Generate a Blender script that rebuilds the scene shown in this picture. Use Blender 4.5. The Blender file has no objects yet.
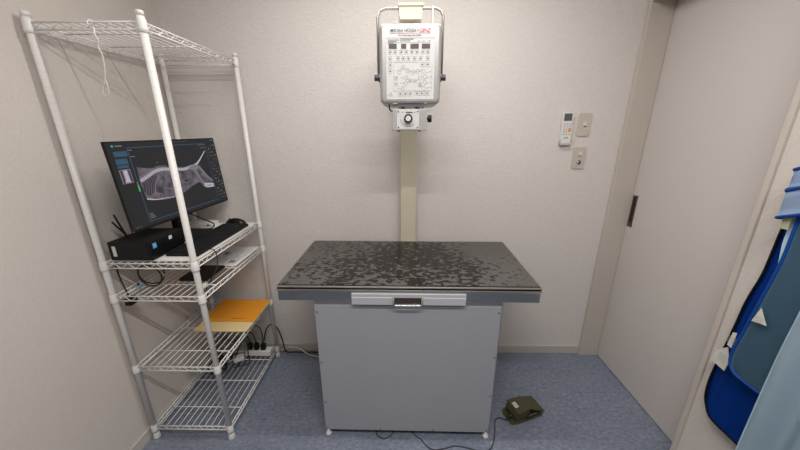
import bpy, bmesh, math, random
from mathutils import Vector, Matrix
random.seed(7)
D = bpy.data
C = bpy.context.scene.collection
PI = math.pi

# ------------------------------------------------------------------ materials
def lin(c):
    return tuple(((v/12.92) if v <= 0.04045 else ((v+0.055)/1.055)**2.4) for v in c)
def srgb(r, g, b):
    return lin((r/255., g/255., b/255.)) + (1.0,)

def mat(name, col, rough=0.5, metal=0.0, spec=0.5, emit=None, estr=0.0):
    m = D.materials.new(name); m.use_nodes = True
    b = m.node_tree.nodes['Principled BSDF']
    b.inputs['Base Color'].default_value = col
    b.inputs['Roughness'].default_value = rough
    b.inputs['Metallic'].default_value = metal
    b.inputs['Specular IOR Level'].default_value = spec
    if emit:
        b.inputs['Emission Color'].default_value = emit
        b.inputs['Emission Strength'].default_value = estr
    return m
def nd(m, t, **kw):
    n = m.node_tree.nodes.new(t)
    for k, v in kw.items(): setattr(n, k, v)
    return n
def ln(m, a, b): m.node_tree.links.new(a, b)
def bsdf(m): return m.node_tree.nodes['Principled BSDF']
def coords(m, scale=(1, 1, 1), rot=(0, 0, 0)):
    tc = nd(m, 'ShaderNodeTexCoord'); mp = nd(m, 'ShaderNodeMapping')
    mp.inputs['Scale'].default_value = scale; mp.inputs['Rotation'].default_value = rot
    ln(m, tc.outputs['Object'], mp.inputs['Vector'])
    return mp.outputs['Vector']
def noise(m, vec, scale, detail=3, rough=0.55):
    n = nd(m, 'ShaderNodeTexNoise'); n.inputs['Scale'].default_value = scale
    n.inputs['Detail'].default_value = detail; n.inputs['Roughness'].default_value = rough
    ln(m, vec, n.inputs['Vector']); return n.outputs['Fac']
def ramp(m, fac, stops):
    r = nd(m, 'ShaderNodeValToRGB'); e = r.color_ramp.elements
    while len(e) < len(stops): e.new(0.5)
    for el, (p, c) in zip(e, stops): el.position = p; el.color = c
    ln(m, fac, r.inputs['Fac']); return r.outputs['Color']
def bump(m, h, strength=0.2, dist=0.002):
    b = nd(m, 'ShaderNodeBump'); b.inputs['Strength'].default_value = strength; b.inputs['Distance'].default_value = dist
    ln(m, h, b.inputs['Height']); ln(m, b.outputs['Normal'], bsdf(m).inputs['Normal'])
def math_(m, op, a, b=None, clamp=False):
    n = nd(m, 'ShaderNodeMath', operation=op); n.use_clamp = clamp
    for i, v in enumerate((a, b)):
        if v is None: continue
        if isinstance(v, (int, float)): n.inputs[i].default_value = v
        else: ln(m, v, n.inputs[i])
    return n.outputs[0]

def wallpaper(name, col, scl, bs):
    m = mat(name, col, 0.75, 0, 0.25)
    v = coords(m, scl)
    n = noise(m, v, 1.0, 4, 0.65)
    c2 = tuple(x*0.93 for x in col[:3])+(1,); c1 = tuple(min(1, x*1.05) for x in col[:3])+(1,)
    ln(m, ramp(m, n, [(0.25, c2), (0.75, c1)]), bsdf(m).inputs['Base Color'])
    bump(m, n, bs, 0.004)
    return m
WALLC = (0.690, 0.628, 0.566, 1)
M = {}
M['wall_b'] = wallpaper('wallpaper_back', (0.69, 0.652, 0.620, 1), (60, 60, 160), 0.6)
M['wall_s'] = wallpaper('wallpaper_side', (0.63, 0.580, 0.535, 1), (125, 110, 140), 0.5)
M['ceil'] = mat('ceiling_board', (0.78, 0.76, 0.72, 1), 0.9)
M['base'] = mat('baseboard_vinyl', (0.52, 0.49, 0.45, 1), 0.5)
M['trim'] = mat('door_frame_laminate', (0.54, 0.488, 0.435, 1), 0.45)
M['door'] = mat('door_panel_laminate', (0.60, 0.56, 0.535, 1), 0.42)
mfl = mat('floor_linoleum', (0.2, 0.22, 0.28, 1), 0.42, 0, 0.4); M['floor'] = mfl
v1 = coords(mfl, (42, 70, 1)); v2 = coords(mfl, (170, 220, 1)); v3 = coords(mfl, (5, 7, 1))
n1 = noise(mfl, v1, 1.0, 5, 0.7); n2 = noise(mfl, v2, 1.0, 3, 0.6); n3 = noise(mfl, v3, 1.0, 2)
mix = math_(mfl, 'ADD', math_(mfl, 'MULTIPLY', n1, 0.55), math_(mfl, 'ADD', math_(mfl, 'MULTIPLY', n2, 0.33), math_(mfl, 'MULTIPLY', n3, 0.12)))
ln(mfl, ramp(mfl, mix, [(0.34, (0.085, 0.100, 0.142, 1)), (0.47, (0.165, 0.190, 0.250, 1)), (0.56, (0.215, 0.242, 0.305, 1)), (0.68, (0.42, 0.44, 0.48, 1))]), bsdf(mfl).inputs['Base Color'])
M['rack'] = mat('white_powder_coat', (0.76, 0.745, 0.72, 1), 0.35)
def post_mat():
    m = mat('white_post_coat', (0.76, 0.745, 0.72, 1), 0.35)
    tc = nd(m, 'ShaderNodeTexCoord'); sp = nd(m, 'ShaderNodeSeparateXYZ'); ln(m, tc.outputs['Object'], sp.inputs[0])
    f = math_(m, 'FRACT', math_(m, 'MULTIPLY', sp.outputs['Z'], 1/0.025))
    g = math_(m, 'GREATER_THAN', f, 0.9)
    ln(m, ramp(m, g, [(0, (0.76, 0.745, 0.72, 1)), (1, (0.71, 0.695, 0.67, 1))]), bsdf(m).inputs['Base Color'])
    return m
M['post'] = post_mat()
M['collar'] = mat('white_plastic_collar', (0.74, 0.725, 0.70, 1), 0.4)
M['black'] = mat('black_plastic', (0.006, 0.006, 0.007, 1), 0.45, 0, 0.3)
M['blackm'] = mat('matte_black_plastic', (0.008, 0.008, 0.009, 1), 0.6, 0, 0.25)
M['blackg'] = mat('gloss_black_plastic', (0.006, 0.006, 0.007, 1), 0.3, 0, 0.3)
M['key'] = mat('keycap_black', (0.010, 0.010, 0.011, 1), 0.55, 0, 0.25)
M['rubber'] = mat('black_cable_rubber', (0.015, 0.015, 0.016, 1), 0.5)
M['whitep'] = mat('white_plastic', (0.74, 0.73, 0.70, 1), 0.35)
M['board'] = mat('white_melamine', (0.76, 0.74, 0.70, 1), 0.4)
M['cream'] = mat('cream_paint', (0.60, 0.555, 0.43, 1), 0.4)
M['wcable'] = mat('white_cable_vinyl', (0.62, 0.60, 0.56, 1), 0.5)
M['steel'] = mat('stainless_steel', (0.44, 0.45, 0.45, 1), 0.12, 1.0)
M['steelb'] = mat('brushed_steel_trim', (0.56, 0.53, 0.48, 1), 0.28, 1.0)
M['chrome'] = mat('chrome', (0.7, 0.69, 0.67, 1), 0.12, 1.0)
M['grey'] = mat('light_grey_paint', (0.345, 0.36, 0.395, 1), 0.4)
M['greyl'] = mat('pale_grey_paint', (0.47, 0.485, 0.52, 1), 0.4)
M['cabside'] = mat('dull_steel_side', (0.42, 0.42, 0.42, 1), 0.4, 0.8)
M['silver'] = mat('silver_paint', (0.46, 0.458, 0.455, 1), 0.36, 0.6)
M['silverd'] = mat('silver_grey_paint', (0.46, 0.46, 0.46, 1), 0.35, 0.3)
M['panel'] = mat('white_control_film', (0.66, 0.652, 0.645, 1), 0.4)
M['ink'] = mat('dark_grey_ink', (0.09, 0.09, 0.10, 1), 0.5)
M['inkl'] = mat('light_grey_ink', (0.33, 0.33, 0.34, 1), 0.5)
M['red'] = mat('red_ink', (0.62, 0.03, 0.03, 1), 0.5)
M['disp'] = mat('dark_display_window', (0.10, 0.088, 0.088, 1), 0.25)
M['plate'] = mat('beige_switch_plate', (0.55, 0.50, 0.42, 1), 0.35)
M['platel'] = mat('pale_switch_key', (0.66, 0.62, 0.54, 1), 0.3)
M['lcd'] = mat('grey_lcd', (0.09, 0.11, 0.105, 1), 0.25)
M['orange'] = mat('orange_button', (0.75, 0.26, 0.02, 1), 0.5)
M['green_b'] = mat('olive_drab_casting', (0.062, 0.060, 0.026, 1), 0.4)
M['green_d'] = mat('dark_olive_casting', (0.022, 0.022, 0.011, 1), 0.5)
M['label'] = mat('pale_paper_label', (0.62, 0.60, 0.54, 1), 0.6)
M['folder'] = mat('orange_card', (0.74, 0.29, 0.016, 1), 0.55)
M['envel'] = mat('buff_paper', (0.72, 0.56, 0.29, 1), 0.7)
M['paper'] = mat('white_paper', (0.72, 0.71, 0.70, 1), 0.7)
M['print'] = mat('printed_ink', (0.20, 0.20, 0.22, 1), 0.7)
M['bluep'] = mat('blue_plastic', (0.10, 0.32, 0.62, 1), 0.4)
M['navy'] = mat('royal_blue_vinyl', (0.001, 0.055, 0.36, 1), 0.5, 0, 0.2)
M['navyd'] = mat('black_binding', (0.005, 0.006, 0.012, 1), 0.8, 0, 0.1)
M['teal'] = mat('steel_blue_vinyl', (0.088, 0.185, 0.270, 1), 0.5)
M['pipe'] = mat('royal_blue_binding', (0.006, 0.055, 0.27, 1), 0.6, 0, 0.2)
M['lblue'] = mat('pale_blue_cloth', (0.47, 0.62, 0.72, 1), 0.75)
M['belt'] = mat('light_blue_webbing', (0.42, 0.57, 0.80, 1), 0.65)
M['velcro'] = mat('greenish_hook_tape', (0.40, 0.43, 0.27, 1), 0.9)
M['lamp'] = mat('lamp_diffuser', (0.9, 0.9, 0.88, 1), 0.5, emit=(1, 0.95, 0.88, 1), estr=3.0)
for k in ('teal', 'lblue', 'navy'):
    m = M[k]; bump(m, noise(m, coords(m, (500, 500, 500)), 1.0, 2), 0.15, 0.001)

# tabletop film with blotches
mt = mat('black_top_with_blotched_film', (0.1, 0.1, 0.1, 1), 0.25, 0, 0.36); M['top'] = mt
va = coords(mt, (33, 46, 1)); vb = coords(mt, (3.0, 3.6, 1)); vc = coords(mt, (85, 105, 1))
na = noise(mt, va, 1.0, 2.5, 0.5); nb = noise(mt, vb, 1.0, 2); ncn = noise(mt, vc, 1.0, 2)
tc = nd(mt, 'ShaderNodeTexCoord'); sp = nd(mt, 'ShaderNodeSeparateXYZ'); ln(mt, tc.outputs['Object'], sp.inputs[0])
ax = math_(mt, 'ABSOLUTE', math_(mt, 'ADD', sp.outputs['X'], 0.05)); ay = math_(mt, 'ABSOLUTE', math_(mt, 'ADD', sp.outputs['Y'], 0.0))
edge = math_(mt, 'ADD', math_(mt, 'MULTIPLY', math_(mt, 'POWER', math_(mt, 'DIVIDE', ax, 0.56), 2.0), 0.17), math_(mt, 'MULTIPLY', math_(mt, 'POWER', math_(mt, 'DIVIDE', ay, 0.28), 4.0), 0.08))
s_ = math_(mt, 'ADD', math_(mt, 'MULTIPLY', na, 0.75), math_(mt, 'ADD', math_(mt, 'MULTIPLY', nb, 0.45), math_(mt, 'MULTIPLY', ncn, 0.22)))
s_ = math_(mt, 'SUBTRACT', s_, edge)
ln(mt, ramp(mt, s_, [(0.635, (0.088, 0.081, 0.077, 1)), (0.647, (0.0085, 0.008, 0.008, 1))]), bsdf(mt).inputs['Base Color'])
rr = nd(mt, 'ShaderNodeMapRange'); rr.inputs['From Min'].default_value = 0.635; rr.inputs['From Max'].default_value = 0.647
rr.inputs['To Min'].default_value = 0.34; rr.inputs['To Max'].default_value = 0.14; ln(mt, s_, rr.inputs['Value']); ln(mt, rr.outputs[0], bsdf(mt).inputs['Roughness'])

def screen_mat(name, col, e):
    return mat(name, (0.004, 0.004, 0.005, 1), 0.35, 0, 0.15, emit=col, estr=e)
M['scr'] = screen_mat('screen_dark', (0.0105, 0.0105, 0.0115, 1), 1.0)
M['s_soft'] = screen_mat('xray_soft_tissue', (0.05, 0.043, 0.052, 1), 1.0)
m = M['s_soft']; nn = noise(m, coords(m, (26, 26, 26)), 1.0, 3)
ln(m, ramp(m, nn, [(0.35, (0.022, 0.019, 0.024, 1)), (0.65, (0.082, 0.070, 0.084, 1))]), bsdf(m).inputs['Emission Color'])
M['s_mid'] = screen_mat('xray_organ', (0.10, 0.086, 0.102, 1), 1.0)
M['s_bone'] = screen_mat('xray_bone', (0.235, 0.21, 0.245, 1), 1.0)
M['s_dark'] = screen_mat('xray_lung', (0.022, 0.02, 0.025, 1), 1.0)
M['s_line'] = screen_mat('screen_blue_line', (0.020, 0.046, 0.075, 1), 1.0)
M['s_thumb'] = screen_mat('screen_blue_thumbnail', (0.018, 0.042, 0.066, 1), 1.0)
M['s_text'] = screen_mat('screen_grey_text', (0.10, 0.10, 0.11, 1), 1.0)
M['s_teal'] = screen_mat('screen_teal_mark', (0.02, 0.16, 0.14, 1), 1.0)
M['s_green'] = screen_mat('screen_green_mark', (0.03, 0.22, 0.06, 1), 1.0)
M['s_red'] = screen_mat('screen_red_mark', (0.22, 0.03, 0.03, 1), 1.0)

# ------------------------------------------------------------------ mesh helpers
def obj(name, bm, m, parent=None, smooth=False, loc=None):
    bmesh.ops.recalc_face_normals(bm, faces=bm.faces[:])
    me = D.meshes.new(name); bm.to_mesh(me); bm.free()
    for mm in (m if isinstance(m, (list, tuple)) else [m]): me.materials.append(mm)
    if smooth:
        for p in me.polygons: p.use_smooth = True
    o = D.objects.new(name, me); C.objects.link(o)
    if parent: o.parent = parent
    if loc is not None: o.location = loc
    return o
def tag(o, label, cat, group=None):
    o['label'] = label; o['category'] = cat
    if group: o['group'] = group
    return o
def thing(name, label, cat, loc=(0, 0, 0), rz=0.0, group=None):
    o = D.objects.new(name, None); C.objects.link(o); o.location = loc; o.rotation_euler = (0, 0, rz)
    o.empty_display_size = 0.05
    return tag(o, label, cat, group)
def struct(name, bm, m, parent=None):
    o = obj(name, bm, m, parent)
    if not parent: o['kind'] = 'structure'
    return o
def BM(): return bmesh.new()
def box(bm, x0, x1, y0, y1, z0, z1, bev=0.0, seg=2, mi=0, mtx=None):
    g = bmesh.ops.create_cube(bm, size=1.0)
    vs = g['verts']
    for v in vs:
        v.co = Vector(((x0+x1)/2+v.co.x*(x1-x0), (y0+y1)/2+v.co.y*(y1-y0), (z0+z1)/2+v.co.z*(z1-z0)))
    fs = set(f for v in vs for f in v.link_faces)
    for f in fs: f.material_index = mi
    if bev > 0:
        es = list(set(e for v in vs for e in v.link_edges))
        r = bmesh.ops.bevel(bm, geom=es, offset=bev, segments=seg, affect='EDGES', profile=0.5)
        for f in r['faces']: f.material_index = mi
        vs = list(set(v for f in r['faces'] for v in f.verts) | set(v for v in vs if v.is_valid))
    if mtx is not None: bmesh.ops.transform(bm, matrix=mtx, verts=[v for v in vs if v.is_valid])
    return bm
def vbox(bm, x0, x1, y0, y1, z0, z1, r, axis='z', seg=4, mi=0):
    """box with rounded corners around one axis"""
    a = {'x': (y0, y1, z0, z1, x0, x1), 'y': (x0, x1, z0, z1, y0, y1), 'z': (x0, x1, y0, y1, z0, z1)}[axis]
    pts = rrect(a[0], a[1], a[2], a[3], r, seg)
    prism(bm, pts, a[4], a[5], axis, mi)
def rrect(u0, u1, v0, v1, r, seg=4):
    out = []
    for cx, cy, s in ((u1-r, v1-r, 0), (u0+r, v1-r, 1), (u0+r, v0+r, 2), (u1-r, v0+r, 3)):
        for i in range(seg+1):
            a = (s+i/seg)*PI/2
            out.append((cx+r*math.cos(a), cy+r*math.sin(a)))
    return out
def prism(bm, pts, a0, a1, axis='z', mi=0):
    def P(u, v, w): return {'x': (w, u, v), 'y': (u, w, v), 'z': (u, v, w)}[axis]
    A = [bm.verts.new(P(u, v, a0)) for u, v in pts]; B = [bm.verts.new(P(u, v, a1)) for u, v in pts]
    n = len(pts)
    fs = [bm.faces.new(A[::-1]), bm.faces.new(B)]
    for i in range(n): fs.append(bm.faces.new((A[i], A[(i+1) % n], B[(i+1) % n], B[i])))
    for f in fs: f.material_index = mi
def cyl(bm, p0, p1, r0, r1=None, n=16, mi=0):
    r1 = r0 if r1 is None else r1
    p0 = Vector(p0); p1 = Vector(p1); d = (p1-p0).normalized()
    q = d.to_track_quat('Z', 'Y')
    A = [bm.verts.new(p0+q @ Vector((r0*math.cos(2*PI*i/n), r0*math.sin(2*PI*i/n), 0))) for i in range(n)]
    B = [bm.verts.new(p1+q @ Vector((r1*math.cos(2*PI*i/n), r1*math.sin(2*PI*i/n), 0))) for i in range(n)]
    fs = [bm.faces.new(A[::-1]), bm.faces.new(B)]
    for i in range(n): fs.append(bm.faces.new((A[i], A[(i+1) % n], B[(i+1) % n], B[i])))
    for f in fs: f.material_index = mi
def lathe(bm, prof, c=(0, 0, 0), n=20, mi=0):
    rings = []
    for r, z in prof:
        rings.append([bm.verts.new((c[0]+r*math.cos(2*PI*i/n), c[1]+r*math.sin(2*PI*i/n), c[2]+z)) for i in range(n)])
    fs = []
    for a, b in zip(rings, rings[1:]):
        for i in range(n): fs.append(bm.faces.new((a[i], a[(i+1) % n], b[(i+1) % n], b[i])))
    fs.append(bm.faces.new(rings[0][::-1])); fs.append(bm.faces.new(rings[-1]))
    for f in fs: f.material_index = mi
def smooth_path(pts, sub=6, closed=False):
    P = [Vector(p) for p in pts]; n = len(P); out = []
    segs = n if closed else n-1
    for i in range(segs):
        if closed: p0, p1, p2, p3 = P[(i-1) % n], P[i], P[(i+1) % n], P[(i+2) % n]
        else: p0, p1, p2, p3 = P[max(i-1, 0)], P[i], P[i+1], P[min(i+2, n-1)]
        for k in range(sub):
            t = k/sub
            out.append(0.5*((2*p1)+(-p0+p2)*t+(2*p0-5*p1+4*p2-p3)*t*t+(-p0+3*p1-3*p2+p3)*t**3))
    if not closed: out.append(P[-1])
    return out
def tube(bm, pts, r, n=8, closed=False, mi=0):
    P = [Vector(p) for p in pts]; m_ = len(P); rings = []
    up = None
    for i in range(m_):
        if closed: t = P[(i+1) % m_]-P[(i-1) % m_]
        else: t = P[min(i+1, m_-1)]-P[max(i-1, 0)]
        t.normalize()
        if up is None:
            up = Vector((0, 0, 1)) if abs(t.z) < 0.9 else Vector((1, 0, 0))
        s = t.cross(up)
        if s.length < 1e-6: s = t.orthogonal()
        s.normalize(); up = s.cross(t).normalized()
        rings.append([bm.verts.new(P[i]+r*(math.cos(2*PI*k/n)*s+math.sin(2*PI*k/n)*up)) for k in range(n)])
    fs = []
    rng = range(m_) if closed else range(m_-1)
    for i in rng:
        a, b = rings[i], rings[(i+1) % m_]
        for k in range(n): fs.append(bm.faces.new((a[k], a[(k+1) % n], b[(k+1) % n], b[k])))
    if not closed:
        fs.append(bm.faces.new(rings[0][::-1])); fs.append(bm.faces.new(rings[-1]))
    for f in fs: f.material_index = mi
def cord(name, pts, r, m, parent=None, sub=6, n=8):
    bm = BM(); tube(bm, smooth_path(pts, sub), r, n); return obj(name, bm, m, parent, True)
def cbox(name, m, parent, x0, x1, y0, y1, z0, z1, bev=0.0, seg=2, smooth=False):
    bm = BM(); box(bm, x0, x1, y0, y1, z0, z1, bev, seg); return obj(name, bm, m, parent, smooth)
def dup_tree(o, loc=None, parent=None):
    c = o.copy(); C.objects.link(c)
    if parent: c.parent = parent
    if loc is not None: c.location = loc
    for ch in [k for k in D.objects if k.parent == o]:
        dup_tree(ch, None, c)
    return c
def text_mesh(name, s, size, m, parent, mtx, shear=0.0, extrude=0.0004, width=None, bold=0.0):
    cu = D.curves.new(name, 'FONT'); cu.body = s; cu.size = size; cu.shear = shear; cu.extrude = extrude; cu.align_x = 'LEFT'; cu.offset = bold
    o = D.objects.new(name, cu); C.objects.link(o)
    bpy.context.view_layer.update()
    dg = bpy.context.evaluated_depsgraph_get()
    me = D.meshes.new_from_object(o.evaluated_get(dg)); D.objects.remove(o); me.name = name
    if width:
        xs = [v.co.x for v in me.vertices]; k = width/(max(xs)-min(xs)); x0 = min(xs)
        for v in me.vertices: v.co.x = (v.co.x-x0)*k
    me.transform(mtx); me.materials.clear(); me.materials.append(m)
    ob = D.objects.new(name, me); C.objects.link(ob); ob.parent = parent
    return ob

# ------------------------------------------------------------------ room shell
XL, XR, YB, YF, ZC = -1.28, 1.214, 1.79, -1.65, 2.42
T = 0.10
DX = 1.323                                   # sliding door plane
bm = BM(); box(bm, XL-T, XR+0.35, YF-T, YB+T, -0.08, 0); struct('floor', bm, M['floor'])
bm = BM(); box(bm, XL-T, XR+0.35, YF-T, YB+T, ZC, ZC+0.08); struct('ceiling', bm, M['ceil'])
bm = BM(); box(bm, XL-T, XR+0.35, YB, YB+T, 0, ZC); struct('wall_back', bm, M['wall_b'])
bm = BM(); box(bm, XL-T, XL, YF, YB, 0, ZC); struct('wall_left', bm, M['wall_s'])
bm = BM(); box(bm, XL-T, XR+0.35, YF-T, YF, 0, ZC); struct('wall_rear', bm, M['wall_s'])
bm = BM()
box(bm, XR, XR+0.125, YF, 1.030, 0, ZC); box(bm, XR, XR+0.125, 1.030, YB, 2.105, ZC)
struct('wall_right', bm, M['wall_s'])
bm = BM()
box(bm, 1.203, DX+0.001, 1.764, YB-0.0005, 0.0005, 2.115, 0.003)      # far jamb
box(bm, 1.203, DX-0.001, 1.0225, 1.042, 0.0005, 2.115, 0.003)          # near jamb
box(bm, 1.203, DX+0.001, 1.042, 1.764, 2.08, 2.115, 0.003)            # head
struct('trim_1', bm, M['trim'])
bm = BM(); box(bm, DX+0.002, DX+0.037, 0.80, YB-0.002, 0.006, 2.2, 0.002)
dr = struct('door_1', bm, M['door'])
hz0, hz1, hy0, hy1 = 0.937, 1.122, 1.722, 1.757
bm = BM(); x = DX+0.0005
box(bm, x-0.0015, x+0.0012, hy0, hy0+0.006, hz0, hz1); box(bm, x-0.0015, x+0.0012, hy1-0.006, hy1, hz0, hz1)
box(bm, x-0.0015, x+0.0012, hy0, hy1, hz1-0.008, hz1); box(bm, x-0.0015, x+0.0012, hy0, hy1, hz0, hz0+0.022)
box(bm, x-0.0002, x+0.0012, hy0+0.006, hy1-0.006, hz0+0.02, hz1-0.008, mi=1)
obj('door_handle', bm, [mat('bronze_pull_rim', (0.20, 0.17, 0.14, 1), 0.35, 0.8), mat('dark_pull_recess', (0.035, 0.028, 0.022, 1), 0.4, 0.5)], dr)
def bb(name, x0, x1, y0, y1):
    bm = BM(); box(bm, x0, x1, y0, y1, 0.0, 0.06, 0.002); struct(name, bm, M['base'])
bb('baseboard_back', XL+0.008, 1.203, YB-0.008, YB)
bb('baseboard_left', XL, XL+0.008, YF, YB-0.008)
bb('baseboard_right', XR-0.008, XR, YF, 1.022)

# two linear ceiling fixtures (above the frame)
LAMPS = [(0.04, 1.13, 6.6), (0.12, 0.02, 15.3)]
for i, (lx, ly, en) in enumerate(LAMPS):
    t = thing('ceiling_light', ['long white ceiling light above the examination table', 'long white ceiling light over the middle of the room'][i], 'light', (lx, ly, ZC))
    bm = BM(); vbox(bm, -0.62, 0.62, -0.045, 0.045, -0.022, -0.0005, 0.01); obj('housing', bm, M['whitep'], t)
    bm = BM(); vbox(bm, -0.60, 0.60, -0.030, 0.030, -0.026, -0.021, 0.01); obj('diffuser', bm, M['lamp'], t)
    L = D.lights.new('tube_lamp', 'AREA'); L.shape = 'RECTANGLE'; L.size = 1.18; L.size_y = 0.032; L.energy = en; L.color = (1.0, 0.968, 0.94)
    lo = D.objects.new('tube_lamp', L); C.objects.link(lo); lo.parent = t; lo.location = (0, 0, -0.028)

# ------------------------------------------------------------------ wire rack
RX0, RX1, RY0, RY1, RZ = -1.247, -0.866, 1.145, 1.729, 1.855
rack = thing('wire_rack', 'tall white wire shelving rack standing in the left corner', 'shelf', (RX0, RY0, 0))
RW, RD = RX1-RX0, RY1-RY0
bm = BM(); lathe(bm, [(0.0120, 0.03), (0.0120, RZ-0.008)], n=20)
post = obj('post', bm, M['post'], rack, True, (0, 0, 0))
bm = BM(); lathe(bm, [(0.0145, 0.0), (0.0165, 0.004), (0.0165, 0.012), (0.0135, 0.022), (0.0135, 0.034)], n=20); obj('foot', bm, M['collar'], post, True)
bm = BM(); lathe(bm, [(0.0122, RZ-0.016), (0.0122, RZ-0.003), (0.011, RZ), (0.002, RZ+0.001)], n=20); obj('post_cap', bm, M['collar'], post, True)
for px, py in ((RW, 0), (0, RD), (RW, RD)): dup_tree(post, (px, py, 0), rack)

def make_shelf():
    bm = BM(); R_ = 0.0030; h = -0.0215; o = 0.0
    c = 0.013
    for z in (0.0, h):
        for a, b in (((c, 0, z), (RW-c, 0, z)), ((c, RD, z), (RW-c, RD, z)), ((0, c, z), (0, RD-c, z)), ((RW, c, z), (RW, RD-c, z))):
            cyl(bm, a, b, R_, n=8)
    def zig(a, b, n):
        a = Vector(a); b = Vector(b); pts = []
        for i in range(2*n+1):
            p = a.lerp(b, i/(2*n)); p.z = h if i % 2 == 0 else 0.0; pts.append(p)
        for p, q in zip(pts, pts[1:]): cyl(bm, p, q, 0.0017, n=6)
    zig((c, 0, 0), (RW-c, 0, 0), 6); zig((c, RD, 0), (RW-c, RD, 0), 6)
    zig((0, c, 0), (0, RD-c, 0), 10); zig((RW, c, 0), (RW, RD-c, 0), 10)
    for y in (0.115, 0.297, 0.470): cyl(bm, (0, y, -0.0045), (RW, y, -0.0045), 0.0025, n=8)
    for i in range(1, 12):
        x = RW*i/12
        tube(bm, [(x, 0, 0.0008), (x, RD, 0.0008)], 0.0018, 6)
    return bm
SZ = [1.823, 0.955, 0.802, 0.434, 0.074]
sh = obj('shelf', make_shelf(), M['rack'], rack, True, (0, 0, SZ[0]))
bm = BM(); lathe(bm, [(0.0124, 0.010), (0.0138, 0.008), (0.0156, -0.022), (0.0156, -0.031), (0.0124, -0.033)], n=20)
col = obj('collar', bm, M['collar'], sh, True)
for px, py in ((RW, 0), (0, RD), (RW, RD)): dup_tree(col, (px, py, 0), sh)
for z in SZ[1:]: dup_tree(sh, (0, 0, z), rack)
TOPS = [z+0.0034 for z in SZ]

# wire hook on the top shelf
hx, hy, hz = -1.034, RY0, 1.823
bm = BM()
hq = hy-0.010
pts = [(-1.030, hy-0.007, 1.812), (-1.030, hy-0.007, 1.822), (-1.0265, hy-0.001, 1.8292), (-1.022, hy+0.006, 1.824), (-1.018, hy-0.002, 1.806), (-1.013, hq, 1.785), (-1.006, hq, 1.765), (-1.013, hq, 1.748), (-1.006, hq, 1.728),
       (-1.008, hq, 1.69), (-1.018, hq, 1.65), (-1.031, hq, 1.622), (-1.036, hq, 1.606), (-1.031, hq, 1.597), (-1.022, hq, 1.598), (-1.016, hq, 1.610), (-1.015, hq, 1.630), (-1.018, hq, 1.655)]
pts = [(x_-0.010, y_, z_) for x_, y_, z_ in pts]
tube(bm, smooth_path(pts, 6), 0.0021, 8)
tag(obj('wire_hook', bm, M['whitep'], None, True), 'white wire hook with a long loop hanging from the top rack shelf', 'hook')

# ------------------------------------------------------------------ things on the desk-height shelf
Z2 = TOPS[1]
bm = BM(); vbox(bm, RX0+0.016, RX1-0.006, RY0+0.017, RY1-0.017, Z2, Z2+0.004, 0.004)
tag(obj('desk_board', bm, M['board']), 'white flat board lying on the rack shelf under the keyboard', 'board')
ZB = Z2+0.004
# computer
pc = thing('desktop_computer', 'small black desktop computer with antennas at the front of the rack', 'computer', (-1.128, 1.250, ZB))
bm = BM(); box(bm, -0.0865, 0.0785, -0.099, 0.099, 0.003, 0.083, 0.003); 
for k in range(9): box(bm, -0.06, 0.05, -0.07+k*0.017, -0.063+k*0.017, 0.0825, 0.0838)
obj('case', bm, M['blackm'], pc)
bm = BM(); box(bm, 0.078, 0.086, -0.0985, 0.0985, 0.003, 0.083, 0.003); box(bm, 0.0855, 0.0875, -0.02, 0.06, 0.045, 0.055); box(bm, 0.0855, 0.0875, -0.02, 0.08, 0.018, 0.024)
obj('front_bezel', bm, M['blackg'], pc)
for x_ in (-0.07, 0.065):
    for y_ in (-0.08, 0.08):
        bm = BM(); cyl(bm, (x_, y_, 0), (x_, y_, 0.004), 0.008, n=12); obj('foot', bm, M['rubber'], pc)
cbox('serial_label', M['label'], pc, -0.0705, -0.056, -0.0996, -0.0988, 0.022, 0.066)
s = cbox('maker_sticker', M['bluep'], pc, 0.0858, 0.0868, -0.082, -0.062, 0.050, 0.072); s['label'] = 'small blue sticker'
cbox('mark', M['whitep'], s, 0.0866, 0.0871, -0.077, -0.067, 0.060, 0.063)
cbox('white_sticker', M['whitep'], pc, 0.0858, 0.0866, 0.010, 0.028, 0.058, 0.074)
for k, (ax_, dy, h_) in enumerate(((-0.082, -0.028, 0.098), (-0.086, -0.040, 0.070))):
    bm = BM(); b0 = Vector((ax_+0.014, -0.02+0.012*k, 0.070)); b1 = Vector((ax_-0.012, -0.028-0.012*k, 0.083+h_))
    cyl(bm, b0, b0.lerp(b1, 0.25), 0.0045, n=10); cyl(bm, b0.lerp(b1, 0.25), b1, 0.0040, 0.0032, n=10)
    a = obj('antenna', bm, M['black'], pc)
# monitor
MW, MH, MT_ = 0.612, 0.352, 0.075
mon = thing('computer_monitor', 'black computer monitor showing a dog radiograph on the rack', 'monitor', (-1.115, 1.478, ZB))
bm = BM(); vbox(bm, -0.065, 0.078, -0.095, 0.095, 0, 0.010, 0.02); obj('stand_base', bm, M['black'], mon)
bm = BM(); vbox(bm, -0.052, -0.020, -0.035, 0.035, 0.010, 0.30, 0.012); obj('stand_column', bm, M['black'], mon)
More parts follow.
